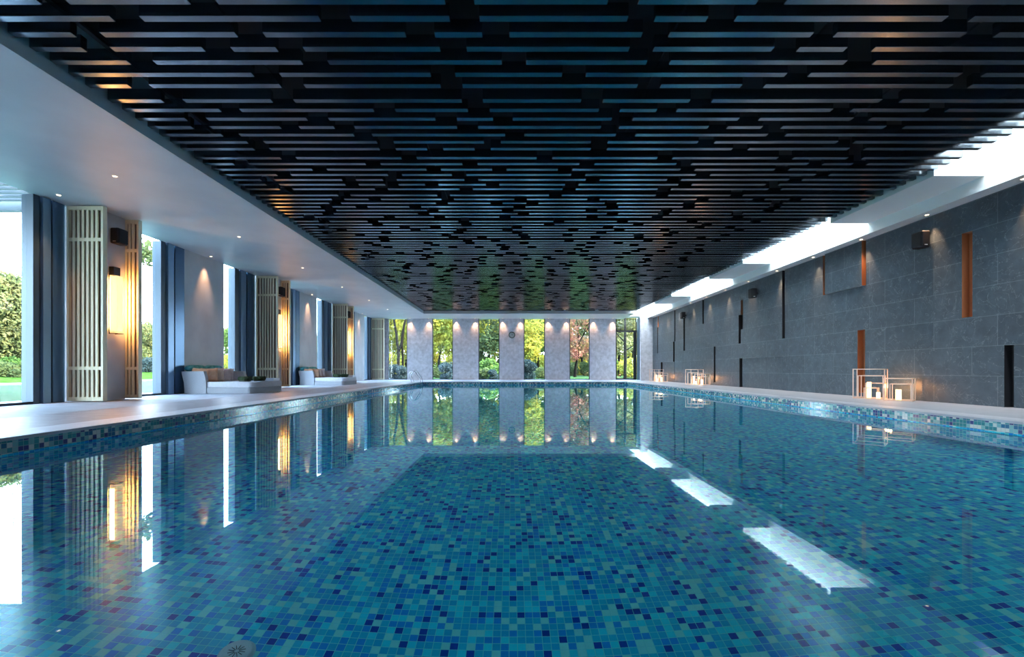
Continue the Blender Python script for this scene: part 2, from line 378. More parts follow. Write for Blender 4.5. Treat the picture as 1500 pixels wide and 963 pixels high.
# slatted ceiling
rowY = []
for k in range(-3, 15):
    for j in range(7): rowY.append(4.28 + 1.6*k + .215*j)
rowY = [y for y in rowY if -2.5 < y < 27.1]
GAP = {0: [(50, 92), (272, 313), (651, 694), (892, 937), (1113, 1155)],
 1: [(160, 203), (466, 512), (658, 702), (921, 961), (1038, 1080), (1390, 1428)],
 2: [(103, 145), (343, 384), (593, 636), (706, 746), (942, 982), (1193, 1227), (1417, 1465)],
 3: [(118, 160), (295, 337), (403, 443), (644, 683), (923, 959), (1135, 1172), (1242, 1283)],
 4: [(185, 223), (440, 479), (735, 771), (949, 983), (1242, 1284)],
 5: [(368, 408), (630, 666), (824, 859), (1154, 1188), (1411, 1445)],
 6: [(186, 217), (409, 444), (645, 677), (935, 969), (1088, 1122), (1397, 1425)],
 7: [(235, 267), (396, 429), (676, 707), (852, 884), (1012, 1045), (1293, 1323)],
 8: [(320, 350), (546, 578), (685, 717), (878, 909), (963, 993), (1221, 1250), (1362, 1391)],
 9: [(270, 301), (448, 480), (637, 669), (722, 751), (897, 928), (1084, 1114), (1251, 1277)],
 10: [(279, 307), (409, 437), (488, 518), (669, 700), (881, 908), (1039, 1067), (1118, 1147), (1299, 1327)],
 11: [(323, 349), (517, 544), (740, 768), (903, 932), (1126, 1153), (1348, 1368)]}
slats = []
vis = [y for y in rowY if y >= 4.27]
for y in rowY:
    x0, x1 = -5.27, 7.50
    i = round((vis.index(y))) if y in vis else -1
    if i in GAP: gaps = [((a-749)*y/660, (c-749)*y/660) for a, c in GAP[i]]
    else:
        gaps = []; x = x0 + random.uniform(.35, 1.9)
        while x < x1-.5:
            gaps.append((x, x+.26)); x += .26 + random.choice((.5, .9, 1.25, 1.4, 1.6, 1.75, 1.9, 2.0))
    gaps = [g_ for g_ in gaps if g_[1] < 6.2 or i in GAP and i < 3]
    cur = x0
    for a, c in gaps:
        if a > cur+.1: slats.append((y, cur, a))
        cur = c
    if cur < x1-.1: slats.append((y, cur, x1))
sl = empty('slatted_ceiling', (0, 4.28, ZS)); tag(sl, 'suspended ceiling of glossy black staggered slats over the pool', 'slatted ceiling')
def area(s):
    y, a, c = s
    if y < 4.2: return 0
    lo = max(-1.14*y, a); hi = min(1.14*y, c)
    return max(0, hi-lo)/y/y
order = sorted(slats, key=area, reverse=True)
for y, a, c in order[:100]:
    MB().box(a, c, y, y+.075, ZS, ZS+.14, bev=.003, seg=1).build('slat', 'slat_lacquer', sl, (0, -4.28, -ZS))
b = MB()
for y, a, c in order[100:]: b.box(a, c, y, y+.075, ZS, ZS+.14)
o = b.build('slat', 'slat_lacquer', sl, (0, -4.28, -ZS)); o['kind'] = 'stuff'
for x in (-4.6, -3.0, -1.4, .2, 1.8, 3.4, 5.0, 6.6):
    MB().box(x-.03, x+.03, -2.5, 27.0, ZS+.139, ZS+.17).build('support_rail', 'dark_ceiling', sl, (0, -4.28, -ZS))

# ------------------------------------------------------------------ far wall, door, right return
FW = [(-8.22, -6.92), (-5.26, -3.88), (-2.18, -.79), (.83, 2.24), (3.87, 5.22), (6.94, 8.34)]
edges = [XG-.4] + [v for p in FW for v in p] + [8.45]
b = MB()
for i in range(0, len(edges), 2):
    if edges[i+1]-edges[i] > .12: b.box(edges[i], edges[i+1], YB, YB+.35, 0, ZC)
b.box(7.98, XW+.3, 27.8, 28.0, 0, ZC); b.box(8.45, XW+.3, 28.0, YB+.35, 0, ZC)
struct(b.build('wall_far', 'concrete_tile'), 'grey concrete piers of the far wall between garden windows', 'wall')
b = MB(); b.box(8.34, 8.45, YB-.5, YB, 0, ZC)
struct(b.build('trim_2', 'frame_light'), 'pale metal upright beside the garden door', 'trim')
for i, (a, c) in enumerate(FW):
    nm = 'window_%d' % (i+1) if i < 5 else 'door_1'
    e = empty(nm, ((a+c)/2, YB, 0))
    struct(e, (ORD[i] + ' tall garden window from the left in the far wall') if i < 5 else 'dark framed glass garden door with fanlight in the far wall', 'window' if i < 5 else 'door')
    hw = (c-a)/2; f = MB(); y0, y1 = .06, .14
    f.box(-hw, -hw+.05, y0, y1, 0, ZC); f.box(hw-.05, hw, y0, y1, 0, ZC); f.box(-hw, hw, y0, y1, 0, .06)
    f.build('frame', 'frame_dark', e)
    if i == 5:
        d = MB(); d.box(-hw, hw+.1, -.02, .06, 3.17, 3.29); d.box(-hw, -hw+.07, 0, .06, 0, 3.2); d.box(hw-.22, hw-.06, 0, .06, 0, 3.2)
        d.box(-hw, hw-.06, 0, .06, 0, .10); d.build('door_frame', 'black_metal', e)
        MB().tube([(hw-.3, -.05, .85), (hw-.3, -.05, 1.35)], .015).build('handle', 'steel', e)
    g = MB(); g.box(-hw+.05, hw-.05, .095, .105, .06, ZC); g.build('pane', 'window_glass', e)
ck = empty('wall_clock', (.04, YB, 2.98)); tag(ck, 'round clock with dark rim on the far wall pier', 'clock')
r_ = MB()
for k in range(32):
    pass
r_.tube([(math.cos(2*PI*k/32)*.19, -.03, math.sin(2*PI*k/32)*.19) for k in range(33)], .035, 8, cap=False).build('rim', 'clock_rim', ck)
d = MB(); d.tube([(0, -.0, 0), (0, -.02, 0)], .18, 32); d.build('clock_face', 'clock_face', ck)
MB().box(-.008, .008, -.03, -.025, -.01, .12).build('hand', 'black_metal', ck)
MB().box(-.01, .08, -.03, -.025, -.008, .008).build('hand', 'black_metal', ck)
# near wall behind the camera
b = MB(); b.box(XG-.4, XW+.3, YN-.3, YN, -.3, 5.1)
struct(b.build('wall_near', 'concrete'), 'plain wall at the near end of the pool hall', 'wall')

# ------------------------------------------------------------------ slate wall with slots and raised / recessed panels
SL = [ # y0, y1, z0, z1, depth(+ = recess), kind
 (8.53, 8.73, 1.67, 3.30, .14, 1), (11.12, 11.36, .09, 1.66, .14, 1), (12.47, 12.62, 2.75, ZR, .14, 1),
 (11.16, 12.47, 2.75, ZR, -.05, 0), (11.09, 11.16, 2.75, ZR, .14, 1), (14.38, 14.52, 1.67, ZR, .14, 2), (16.98, 17.14, 2.2, 3.3, .14, 1), (17.14, 17.30, 1.67, 2.76, .14, 2),
 (14.47, 17.14, 0, 1.1, .06, 0), (17.14, 17.24, 0, 1.1, .14, 2), (19.27, 19.43, .13, 1.66, .14, 2), (20.43, 20.58, 2.76, ZR, .14, 2),
 (22.65, 22.85, 1.63, 3.3, .14, 2), (23.97, 24.12, 2.18, ZR, .14, 2), (24.08, 24.30, .12, 2.18, .14, 2), (26.70, 26.86, 3.2, ZR, .14, 1),
 (26.8, 26.98, 1.65, 3.2, .14, 2), (24.3, 26.2, 0, 1.1, .06, 0), (26.2, 26.32, 0, 1.1, .14, 2), (7.88, 7.98, 0, 1.1, .14, 2), (5.6, 7.88, 0, 1.1, .06, 0),
 (5.3, 5.5, 1.67, 3.3, .14, 1)]
ys = sorted({YN, 27.8} | {round(v, 3) for s in SL for v in s[:2]}); zs = sorted({0, ZR} | {round(v, 3) for s in SL for v in s[2:4]})
b = MB(); dep = {}
for i in range(len(ys)-1):
    for j in range(len(zs)-1):
        yc, zc = (ys[i]+ys[i+1])/2, (zs[j]+zs[j+1])/2; dd = 0; kk = 0
        for s in SL:
            if s[0] < yc < s[1] and s[2] < zc < s[3]:
                if kk == 0: dd, kk = s[4], s[5]
        dep[(i, j)] = (dd, kk)
def gd(i, j): return dep.get((i, j), (0, 0))
for (i, j), (dd, kk) in dep.items():
    x = XW+dd; ya, yb, za, zb = ys[i], ys[i+1], zs[j], zs[j+1]
    b.face([(x, ya, za), (x, ya, zb), (x, yb, zb), (x, yb, za)], {0: 0, 1: 1, 2: 2}[kk])
    for (di, dj, p, q) in ((1, 0, (yb, za), (yb, zb)), (0, 1, (ya, zb), (yb, zb))):
        d2, k2 = gd(i+di, j+dj)
        if (i+di, j+dj) in dep and abs(d2-dd) > 1e-6:
            km = 1 if (kk == 1 or k2 == 1) else (2 if (kk == 2 or k2 == 2) else 0)
            if di == 1 and kk == 1: km = 1
            if di == 1 and k2 == 1 and kk != 1: km = 2
            b.face([(XW+dd, *p), (XW+d2, *p), (XW+d2, *q), (XW+dd, *q)], km)
b.box(XW+.16, XW+.3, YN, 27.8, 0, ZR, 0)
struct(b.build('wall_right', ['slate', 'bronze', 'slot_dark']), 'dark slate slab wall with recessed slots and panels', 'wall')

# ------------------------------------------------------------------ left wall: concrete piers, glazing, frames
b = MB(); S = [9.29 + 6.9*k for k in range(-2, 4)]
fr_n = 0
wins = []
for s in S:
    if s+.86 < YB and s < 29: b.box(-9.55, -8.7, s+.10, s+.86, 0, ZC)
    if s+3.4 < YB: b.box(-9.55, XG, s+3.39, min(s+5.13, YB), 0, ZC)
    k = S.index(s)
    wins.append((s+.96, s+2.57, s+3.39))
    if k == 1: wins.append((s+5.13, 8.69, s+6.9))
    else: wins.append((s+5.13, s+5.74, s+6.9))
b.box(-9.55, XG, YN, -2.0, 0, ZC)
struct(b.build('wall_left', 'concrete'), 'grey concrete piers of the left window wall', 'wall')
n_ = 6
for (a, g1, f1) in wins:
    if g1 > YB or a < -2.6: continue
    f1 = min(f1, YB)
    e = empty('window_%d' % n_, (XG, a, 0)); n_ += 1
    struct(e, 'floor-to-ceiling window in the left wall, bay %d from the near end' % (n_-6), 'window')
    f = MB(); f.box(-.2, -.08, 0, .04, 0, ZC); f.box(-.2, -.02, 0, g1-a, 0, .05); f.build('frame', 'frame_dark', e)
    MB().box(-.155, -.145, .04, g1-a, .05, ZC).build('pane', 'window_glass', e)
    L = f1-g1; q = g1-a
    p = MB()
    p.box(-.25, -.02, q, q+L*.20, 0, ZC, 0, bev=.004, seg=1); p.box(-.25, -.14, q+L*.20, q+L*.24, 0, ZC, 1)
    p.box(-.25, .02, q+L*.24, q+L*.50, 0, ZC, 2, bev=.004, seg=1); p.box(-.25, -.14, q+L*.50, q+L*.58, 0, ZC, 1)
    p.box(-.25, 0, q+L*.58, q+L, 0, ZC, 3, bev=.004, seg=1)
    p.build('frame_panel', ['frame_light', 'frame_dark', 'frame_blue', 'frame_blue_dark'], e)

# wooden screens
def screen(x0, x1, y0, ns, label, side=.1):
    e = empty('wooden_screen', (x0, y0, 0)); W = x1-x0; H = ZC-.02
    tag(e, label, 'screen', 'wooden slatted screens on the piers')
    f = MB(); f.box(0, .045, 0, side, .02, H); f.box(W-.045, W, 0, side, .02, H)
    f.box(.045, W-.045, 0, side, .02, .10); f.box(.045, W-.045, 0, side, H-.08, H); f.build('frame', 'pale_wood', e)
    s = MB(); p = (W-.09)/ns
    for k in range(1, ns): s.box(.045+p*k-.024, .045+p*k+.024, .006, .035, .10, H-.08)
    s.build('slat_panel', 'pale_wood', e)
    MB().box(.045, W-.045, .004, .012+.03, .66, .73).build('crossrail', 'pale_wood', e)
    MB().box(.045, W-.045, .004, .012+.03, 3.32, 3.39).build('crossrail', 'pale_wood', e)
    MB().box(.045, W-.045, .06, .075, .10, H-.08).build('backing', 'dark_wood', e)
    return e
who = ['', '', 'first', 'second', 'third', 'fourth']
for k, s in enumerate(S):
    if k < 1: continue
    nmk = {1: 'out of frame', 2: 'first', 3: 'second', 4: 'third', 5: 'fourth'}[k]
    if k >= 2 and k < 5:
        screen(-9.17, -8.42, s, 7, 'broad pale wood slatted screen on the near side of the %s left pier' % nmk)
        screen(-8.90, -8.40, s+.86, 5, 'narrow wood slatted screen behind the wall lamp of the %s left pier' % nmk)
    elif k == 5:
        screen(-9.17, -8.36, 29.55, 7, 'pale wood slatted screen against the far left corner')

# sconces and speakers on left piers
def sconce(y, label):
    e = empty('wall_lamp', (-8.7, y, 2.1)); tag(e, label, 'lamp', 'tall glowing lamps on the left piers')
    MB().box(0, .11, -.05, .11, .62, .80, bev=.004).build('mount', 'frame_dark', e)
    MB().box(.03, .19, -.06, .08, -.60, .60, bev=.01).build('lamp_shade', 'lamp_glass', e)
    f = MB(); f.box(.015, .03, -.075, -.06, -.66, .64); f.box(.015, .20, -.075, -.06, -.66, -.645); f.box(.19, .20, -.075, .09, -.66, -.645); f.box(.015, .2, .08, .09, -.66, -.645)
    f.build('bracket', 'frame_dark', e)
    ld = bpy.data.lights.new('lamp_glow', 'AREA'); ld.shape = 'RECTANGLE'; ld.size = .1; ld.size_y = 1.1; ld.energy = 4.5; ld.color = (1, .46, .14)
    lo = bpy.data.objects.new('lamp_glow', ld); C.objects.link(lo); lo.parent = e; lo.location = (.10, .10, 0); lo.rotation_euler = (PI/2, 0, 0)
    lo2 = lo.copy(); C.objects.link(lo2); lo2.parent = e; lo2.location = (.022, 0, 0); lo2.rotation_euler = (PI/2, 0, PI/2)
    l3 = lo.copy(); C.objects.link(l3); l3.parent = e; l3.location = (.10, -.085, 0); l3.rotation_euler = (PI/2, 0, PI)
def speaker(x, y, z, face, label):
    e = empty('wall_speaker', (x, y, z)); tag(e, label, 'speaker', 'black loudspeakers high on the side walls')
    sg = 1 if face > 0 else -1
    bx = lambda m_, a, c, *r: m_.box(min(sg*a, sg*c), max(sg*a, sg*c), *r)
    p = MB(); bx(p, 0, .08, -.03, .03, -.04, .04); p.build('bracket', 'black_metal', e)
    p = MB(); p.box(min(sg*.07, sg*.25), max(sg*.07, sg*.25), -.13, .13, -.17, .17, bev=.03, seg=3); p.build('cabinet', 'speaker_grey', e)
    p = MB(); p.box(min(sg*.24, sg*.262), max(sg*.24, sg*.262), -.11, .11, -.15, .15, bev=.008); p.build('grille', 'speaker_grille', e)
    p = MB(); p.box(min(sg*.14, sg*.20), max(sg*.14, sg*.20), -.134, -.128, -.135, -.12); p.build('logo_plate', 'white_mark', e)
for k, s in enumerate(S[2:5]):
    sconce(s+.50, 'glowing tall lamp on the %s pier of the left wall' % ORD[k])
    speaker(-8.7, s+.52, 3.56, 1, 'black speaker above the lamp on the %s pier of the left wall' % ORD[k])
for k, y in enumerate((9.43, 16.0, 22.5)):
    speaker(XW, y, 3.38, -1, ['black speaker on the slate wall beside the long bronze slot', 'second black speaker from the camera on the slate wall', 'farthest black speaker on the slate wall'][k])

# ------------------------------------------------------------------ downlights
SPOT = 0
def downlight(x, y, z, label, group, e_=18, tilt=(0, 0), size=60, col=(1, .55, .30)):
    e = empty('downlight', (x, y, z)); tag(e, label, 'downlight', group)
    MB().disc((0, 0), .045, .05, -.006, .004, 20).build('trim_ring', 'white_paint', e)
    MB().disc((0, 0), .032, .032, -.010, -.005, 16).build('lens', 'lamp_disc', e)
    ld = bpy.data.lights.new('spot', 'SPOT'); ld.energy = e_*1.0; ld.spot_size = math.radians(size); ld.spot_blend = 1.0; ld.shadow_soft_size = .03; ld.color = col
    lo = bpy.data.objects.new('spot', ld); C.objects.link(lo); lo.parent = e; lo.location = (0, 0, -.03); lo.rotation_euler = (tilt[0], tilt[1], 0)
for k in range(12):
    y = 7.54 + 1.75*k
    downlight(8.57, y, ZR, 'small warm downlight over the slate wall, %s from the camera' % ORD[k], 'downlights over the slate wall', 30, (0, -math.radians(7)), 52)
for k, y in enumerate((7.9, 11.5, 15.0, 18.5, 22.0, 25.3)):
    downlight(-6.95, y, ZC, 'small recessed downlight in the left ceiling away from the windows, %s from the camera' % ORD[k], 'downlights in the left ceiling', 5, (0, 0), 70)
for k, (x, y) in enumerate(((-8.79, 8.75), (-9.0, 13.5), (-9.0, 20.35), (-9.0, 27.2))):
    downlight(x, y, ZC, ['small recessed downlight nearest the first wooden screen', 'downlight washing the concrete pier behind the near daybed',
        'downlight washing the concrete pier behind the far daybed', 'downlight washing the last concrete pier on the left'][k], 'wall-washing downlights on the left', 30, (0, math.radians(7)), 50)
xs = [v for p in FW for v in p][1:11]
for k, x in enumerate(xs):
    dx = .22 if k % 2 == 0 else -.22
    downlight(x+dx, YB-.16, ZC, 'warm downlight at the %s edge of the %s far wall pier from the left' % ('left' if k % 2 == 0 else 'right', ORD[k//2]), 'downlights over the far wall piers', 28, (math.radians(5), 0), 70)

# ------------------------------------------------------------------ candle lantern groups
def wirebox(w_, h_, d_, t=.018):
    m_ = MB(); x, y = w_/2, d_/2
    for sx_ in (-1, 1):
        for sy_ in (-1, 1): m_.box(sx_*x-t/2, sx_*x+t/2, sy_*y-t/2, sy_*y+t/2, 0, h_)
    for z in (t/2, h_-t/2):
        for s_ in (-1, 1):
            m_.box(-x, x, s_*y-t/2, s_*y+t/2, z-t/2, z+t/2); m_.box(s_*x-t/2, s_*x+t/2, -y, y, z-t/2, z+t/2)
    return m_
def candle(x, y, z, r, h, label, group):
    e = empty('pillar_candle', (x, y, z)); tag(e, label, 'candle', group)
    MB().disc((0, 0), r, r*.97, 0, h, 20).build('wax', 'candle', e)
    MB().tube([(0, 0, h), (0, 0, h+.02)], .003, 6).build('wick', 'black_metal', e)
def lantern_group(y, where):
    grp = 'candle lanterns along the slate wall'
    e = empty('wire_lantern', (8.27, y+.35, .006), math.radians(45)); tag(e, 'tall nested wire frame lantern, left one of the %s pair by the slate wall' % where, 'lantern', grp)
    wirebox(.56, .68, .56).build('outer_frame', 'lantern_metal', e)
    wirebox(.44, .53, .44).build('middle_frame', 'lantern_metal', e, (-.03, -.03, 0))
    wirebox(.32, .36, .32).build('inner_frame', 'lantern_metal', e, (0, -.10, 0))
    wirebox(.24, .25, .24).build('small_frame', 'lantern_metal', e, (.0, -.02, 0))
    e = empty('wire_lantern', (8.33, y-.36, .006), math.radians(43)); tag(e, 'lower nested wire frame lantern, right one of the %s pair by the slate wall' % where, 'lantern', grp)
    wirebox(.46, .48, .46).build('outer_frame', 'lantern_metal', e)
    wirebox(.34, .36, .34).build('inner_frame', 'lantern_metal', e, (.03, -.03, 0))
    g2 = 'glowing pillar candles by the slate wall'
    candle(8.25, y+.36, .02, .042, .36, 'tallest glowing candle of the %s lantern pair' % where, g2)
    candle(8.22, y+.06, .008, .038, .15, 'shortest glowing candle of the %s lantern pair' % where, g2)
    candle(8.31, y-.36, .02, .05, .22, 'glowing candle inside the lower lantern of the %s pair' % where, g2)
    ld = bpy.data.lights.new('candle_glow', 'POINT'); ld.energy = 2.5; ld.color = (1, .45, .16); ld.shadow_soft_size = .07
    lo = bpy.data.objects.new('candle_glow', ld); C.objects.link(lo); lo.location = (8.40, y, .30)
for y, wh in ((10.03, 'nearest'), (20.0, 'middle'), (25.3, 'farthest')): lantern_group(y, wh)

# ------------------------------------------------------------------ daybeds
def rrect(x0, x1, y0, y1, r, corners=(1, 1, 1, 1), n=8):
    pts = []
    for (cx, cy, a0, on, px, py) in ((x0+r, y0+r, PI, corners[0], x0, y0), (x1-r, y0+r, 1.5*PI, corners[1], x1, y0), (x1-r, y1-r, 0, corners[2], x1, y1), (x0+r, y1-r, .5*PI, corners[3], x0, y1)):
        if not on: pts.append((px, py)); continue
        for k in range(n+1):
            a = a0 + PI/2*k/n; pts.append((cx+r*math.cos(a), cy+r*math.sin(a)))
    return pts
def daybed(y, where):
    e = empty('daybed', (-9.10, y, 0)); tag(e, 'pale woven daybed with wide mattress, %s one on the left deck' % where, 'daybed', 'daybeds on the left deck')
    MB().prism(rrect(.05, 1.93, 0, 1.68, .16, (0, 1, 1, 0)), .0, .165, .012).build('base', 'wicker', e)
    MB().prism(rrect(.18, 1.95, .02, 1.66, .16, (0, 1, 1, 0)), .168, .325, .03).build('mattress', 'mattress', e)
    def arm(y0, y1, xr):
        m_ = MB(); prof = [(.05, 0), (xr, 0), (xr, .30), (xr-.02, .45), (xr-.07, .62), (-.04, .62), (-.02, .50), (.03, .30)]
        va = [m_.bm.verts.new((x, y0, z)) for x, z in prof]; vb = [m_.bm.verts.new((x, y1, z)) for x, z in prof]
        m_.bm.faces.new(va); m_.bm.faces.new(vb[::-1])
        for k in range(len(prof)): m_.bm.faces.new((va[k], vb[k], vb[(k+1) % len(prof)], va[(k+1) % len(prof)]))
        return m_
    arm(-.02, .10, .64).build('armrest', 'wicker', e); arm(1.56, 1.68, .80).build('armrest', 'wicker', e)
    MB().box(-.03, .12, .10, 1.56, 0, .62, bev=.01).build('backrest', 'wicker', e)
    cu = [('peach_fabric', .30, .30, 'peach throw pillow leaning in the near corner'), ('peach_fabric', .42, .52, 'peach throw pillow at the front of the row'),
          ('beige_fabric', .42, .80, 'beige throw pillow in the middle of the row'), ('grey_fabric', .42, 1.12, 'greyish throw pillow at the back of the row'), ('grey_fabric', .36, 1.36, 'pale grey throw pillow against the far armrest')]
    for m_, x, yy, lb in cu:
        o = MB().pillow(.42, .42, .16, Matrix.Rotation(math.radians(random.uniform(-4, 4)), 4, 'Z'), 10).build('throw_pillow', m_)
        o.location = (-9.10+x, y+yy-.06, .325+.185)
        o.rotation_euler = (math.radians(76), 0, math.radians(38)); tag(o, lb + ' on the %s daybed' % where, 'pillow', 'throw pillows on the daybeds')
    for k in range(2):
        o = MB().pillow(.20, .74, .20, Matrix(), 10).build('bolster_cushion', 'teal_fabric'); o.location = (-9.05, y+.42+.76*k, .70); o.rotation_euler = (0, 0, 0)
        tag(o, 'teal patterned bolster on the backrest of the %s daybed, %s end' % (where, ['near', 'far'][k]), 'cushion', 'teal bolsters on the daybeds')
    tr = empty('serving_tray', (-7.44, y+1.36, .325)); tag(tr, 'white raised-rim tray on the far corner of the %s daybed' % where, 'tray')
    MB().box(-.22, .22, -.18, .18, 0, .015, bev=.004).build('tray_base', 'tray_white', tr)
    r2 = MB()
    r2.box(-.22, -.205, -.18, .18, .015, .085); r2.box(.205, .22, -.18, .18, .015, .085); r2.box(-.205, .205, -.18, -.165, .015, .085); r2.box(-.205, .205, .165, .18, .015, .085)
    r2.build('rim', 'tray_white', tr)
    for k, (x, yy) in enumerate(((-7.66, .46), (-7.52, .94))):
        p = empty('moss_bowl', (x, y+yy, .325)); tag(p, 'low bowl of clipped green moss on the %s daybed, %s one' % (where, ['nearer', 'farther'][k]), 'planter', 'moss bowls on the daybeds')
        MB().prism(rrect(-.13, .13, -.13, .13, .08), 0, .06, .015).build('bowl', 'pot_dark', p)
        q = MB()
        q.prism(rrect(-.16, .16, -.15, .15, .09), .035, .145, .045)
        q.build('moss', 'moss', p)
daybed(12.5, 'nearer'); daybed(19.35, 'farther')

# ------------------------------------------------------------------ outdoors, left side
b = MB(); b.box(-300, XG-.5, -60, 400, -.40, -.14, 0); b.box(XG-.5, 300, YB+.4, 400, -.40, -.14, 1)
struct(b.build('ground', ['grass', 'lawn_pale']), 'lawn around the pool hall', 'ground')
b = MB(); b.box(-11.3, XG-.4, -20, 70, -.14, -.05); b.box(-26.6, -26, -20, 90, -.14, -.04)
struct(b.build('terrace', 'terrace_stone'), 'grey stone terrace outside the left windows', 'terrace')
b = MB(); b.box(-26, -11.3, -20, 90, -.14, -.09)
struct(b.build('garden_pond', 'garden_water'), 'pale green garden pond beyond the left terrace', 'water')
# mounded bank
def mound(x0, x1, y0, y1, h, name, m_, label, seed=0):
    rn = random.Random(seed); b = MB(); nx, ny = 14, 40; V = {}
    for i in range(nx+1):
        for j in range(ny+1):
            u, v = i/nx, j/ny
            z = -.16 + h*math.sin(PI*u)**.8*(1-abs(2*v-1)**6)*(.75+.25*math.sin(9*v+3*u+seed)) if 0 < u < 1 and 0 < v < 1 else -.16
            V[i, j] = b.bm.verts.new((x0+(x1-x0)*u, y0+(y1-y0)*v, z))
    for i in range(nx):
        for j in range(ny):
            f = b.bm.faces.new((V[i, j], V[i+1, j], V[i+1, j+1], V[i, j+1])); f.smooth = True
    return struct(b.build(name, m_), label, 'ground')
mound(-44, -27, -5, 90, .9, 'grass_bank', 'grass', 'low grass bank behind the pond', 1)
# pergola
pg = empty('pergola', (-11.5, 8, 0)); tag(pg, 'slatted metal canopy outside the first left window', 'pergola')
for k in range(22):
    y = 5.4 + .2*k
    if y > 9.6: break
    MB().box(-15.5, XG-.12, y, y+.06, 4.20, 4.30).build('louvre_blade', 'louvre', pg, (11.5, -8, 0))
MB().box(-15.5, XG-.12, 9.72, 9.84, 4.10, 4.36).build('edge_beam', 'louvre', pg, (11.5, -8, 0))
MB().box(-15.6, -15.4, 5.2, 9.84, 4.10, 4.36).build('edge_beam', 'frame_blue_dark', pg, (11.5, -8, 0))
MB().box(-15.6, -15.4, 9.64, 9.84, -.14, 4.10).build('post', 'frame_blue_dark', pg, (11.5, -8, 0))

# trees
def crown_mesh(name, n, rx, rz, leaf, m_, seed, blobs=9, base=0.0):
    rn = random.Random(seed); b = bmesh.new(); cs = []
    for k in range(blobs):
        a = rn.uniform(0, 2*PI); rr = rx*.62*math.sqrt(rn.random()); zz = rn.uniform(-.7, .75)*rz
        cs.append((Vector((rr*math.cos(a)*(1-.4*abs(zz)/rz), rr*math.sin(a)*(1-.4*abs(zz)/rz), zz)), rx*rn.uniform(.28, .52)))
    for k in range(n):
        c, r = rn.choice(cs); d = Vector((rn.gauss(0, 1), rn.gauss(0, 1), rn.gauss(0, 1))).normalized()
        p = c + d*r*(rn.random()**.35) + Vector((0, 0, base+rz)); s = leaf*rn.uniform(.6, 1.4)
        a = Vector((rn.gauss(0, 1), rn.gauss(0, 1), rn.gauss(0, 1))).normalized(); q = a.orthogonal().normalized()
        vs = [b.verts.new(p+a*s), b.verts.new(p+q*s*.55), b.verts.new(p-a*s), b.verts.new(p-q*s*.55)]
        b.faces.new(vs)
    me = bpy.data.meshes.new(name); b.to_mesh(me); b.free(); me.materials.append(M[m_]); return me
def limb(m_, rn, p, d, l, r, lev):
    pts = [p]; rs = [r]
    for k in range(3):
        d = (d + Vector((rn.uniform(-.18, .18), rn.uniform(-.18, .18), rn.uniform(-.02, .12)))).normalized(); p = p + d*l/3; pts.append(p); rs.append(r*(1-.22*(k+1)))
    m_.tube(pts, rs, 6, cap=False)
    if lev:
        for k in range(3):
            q = pts[rn.randint(1, 3)]; dd = (d + Vector((rn.uniform(-.9, .9), rn.uniform(-.9, .9), rn.uniform(0, .5)))).normalized()
            limb(m_, rn, q, dd, l*.62, r*.42, lev-1)
def trunk_mesh(name, h, r, seed, lev=2):
    rn = random.Random(seed); m_ = MB(); limb(m_, rn, Vector((0, 0, -.1)), Vector((0, 0, 1)), h, r, lev); return m_.mesh(name, 'bark')
CR = {}
for key, m_ in (('yellow', 'leaf_yellow'), ('green', 'leaf_green'), ('dark', 'leaf_dark'), ('red', 'leaf_red'), ('olive', 'leaf_olive')):
    CR[key] = [crown_mesh('foliage', 6500, 3.2, 3.6, .15, m_, 11+i+len(key)*3, 12) for i in range(2)]
TR = [trunk_mesh('trunk', 3.6, .17, 31+i) for i in range(3)]
bush = {k: crown_mesh('foliage', 2600, 1.0, .6, .075, 'leaf_'+k, 77+i, 8) for i, k in enumerate(('green', 'silver', 'dark', 'yellow', 'olive'))}
stem_me = trunk_mesh('stem', .5, .04, 90, 1)
tcount = 0
def tree(x, y, kind, sc_, label, group='garden trees', cat='tree', z=-.14, lift=1.6):
    global tcount
    rn = random.Random(int(x*13+y*7)); e = empty('leafy_tree', (x, y, z), rn.uniform(0, 6)); tag(e, label, cat, group)
    t = link('trunk', TR[tcount % 3], e); t.scale = (sc_,)*3
    c = link('foliage', CR[kind][tcount % 2], e); c.location = (0, 0, lift*sc_); c.scale = (sc_, sc_, sc_*rn.uniform(.9, 1.15)); tcount += 1
def shrub(x, y, kind, s_, label, z=-.15, group='garden shrubs'):
    rn = random.Random(int(x*31+y*3)); e = empty('shrub', (x, y, z), rn.uniform(0, 6)); tag(e, label, 'shrub', group)
    link('stem', stem_me, e).scale = (s_,)*3; c = link('foliage', bush[kind], e); c.scale = (s_, s_, s_*rn.uniform(.8, 1.1)); c.location = (0, 0, -.05*s_)
def at(px, Y): return (px-749)*Y/660
# seen through the far windows
far = [(575, 52, 'yellow', 1.25), (592, 60, 'yellow', 1.4), (560, 64, 'yellow', 1.5), (612, 70, 'yellow', 1.6), (640, 50, 'yellow', 1.1), (656, 66, 'olive', 1.5), (630, 80, 'yellow', 1.9),
       (716, 48, 'dark', 1.05), (706, 70, 'olive', 1.6), (728, 66, 'yellow', 1.5), (690, 85, 'yellow', 1.9), (776, 47, 'yellow', 1.0), (790, 52, 'green', .95), (768, 70, 'green', 1.6), (800, 84, 'yellow', 1.8),
       (842, 50, 'red', 1.1), (856, 62, 'olive', 1.15), (838, 80, 'dark', 1.6), (870, 92, 'olive', 1.9), (908, 54, 'olive', 1.15), (925, 58, 'yellow', 1.2), (915, 76, 'olive', 1.7), (940, 88, 'yellow', 1.9), (745, 95, 'olive', 2.1)]
nmw = {0: 'first', 1: 'second', 2: 'third', 3: 'fourth', 4: 'fifth'}
colw = {'yellow': 'yellow-leaved', 'green': 'bright green', 'dark': 'dark green', 'red': 'reddish', 'olive': 'olive-toned'}
cnt = {}
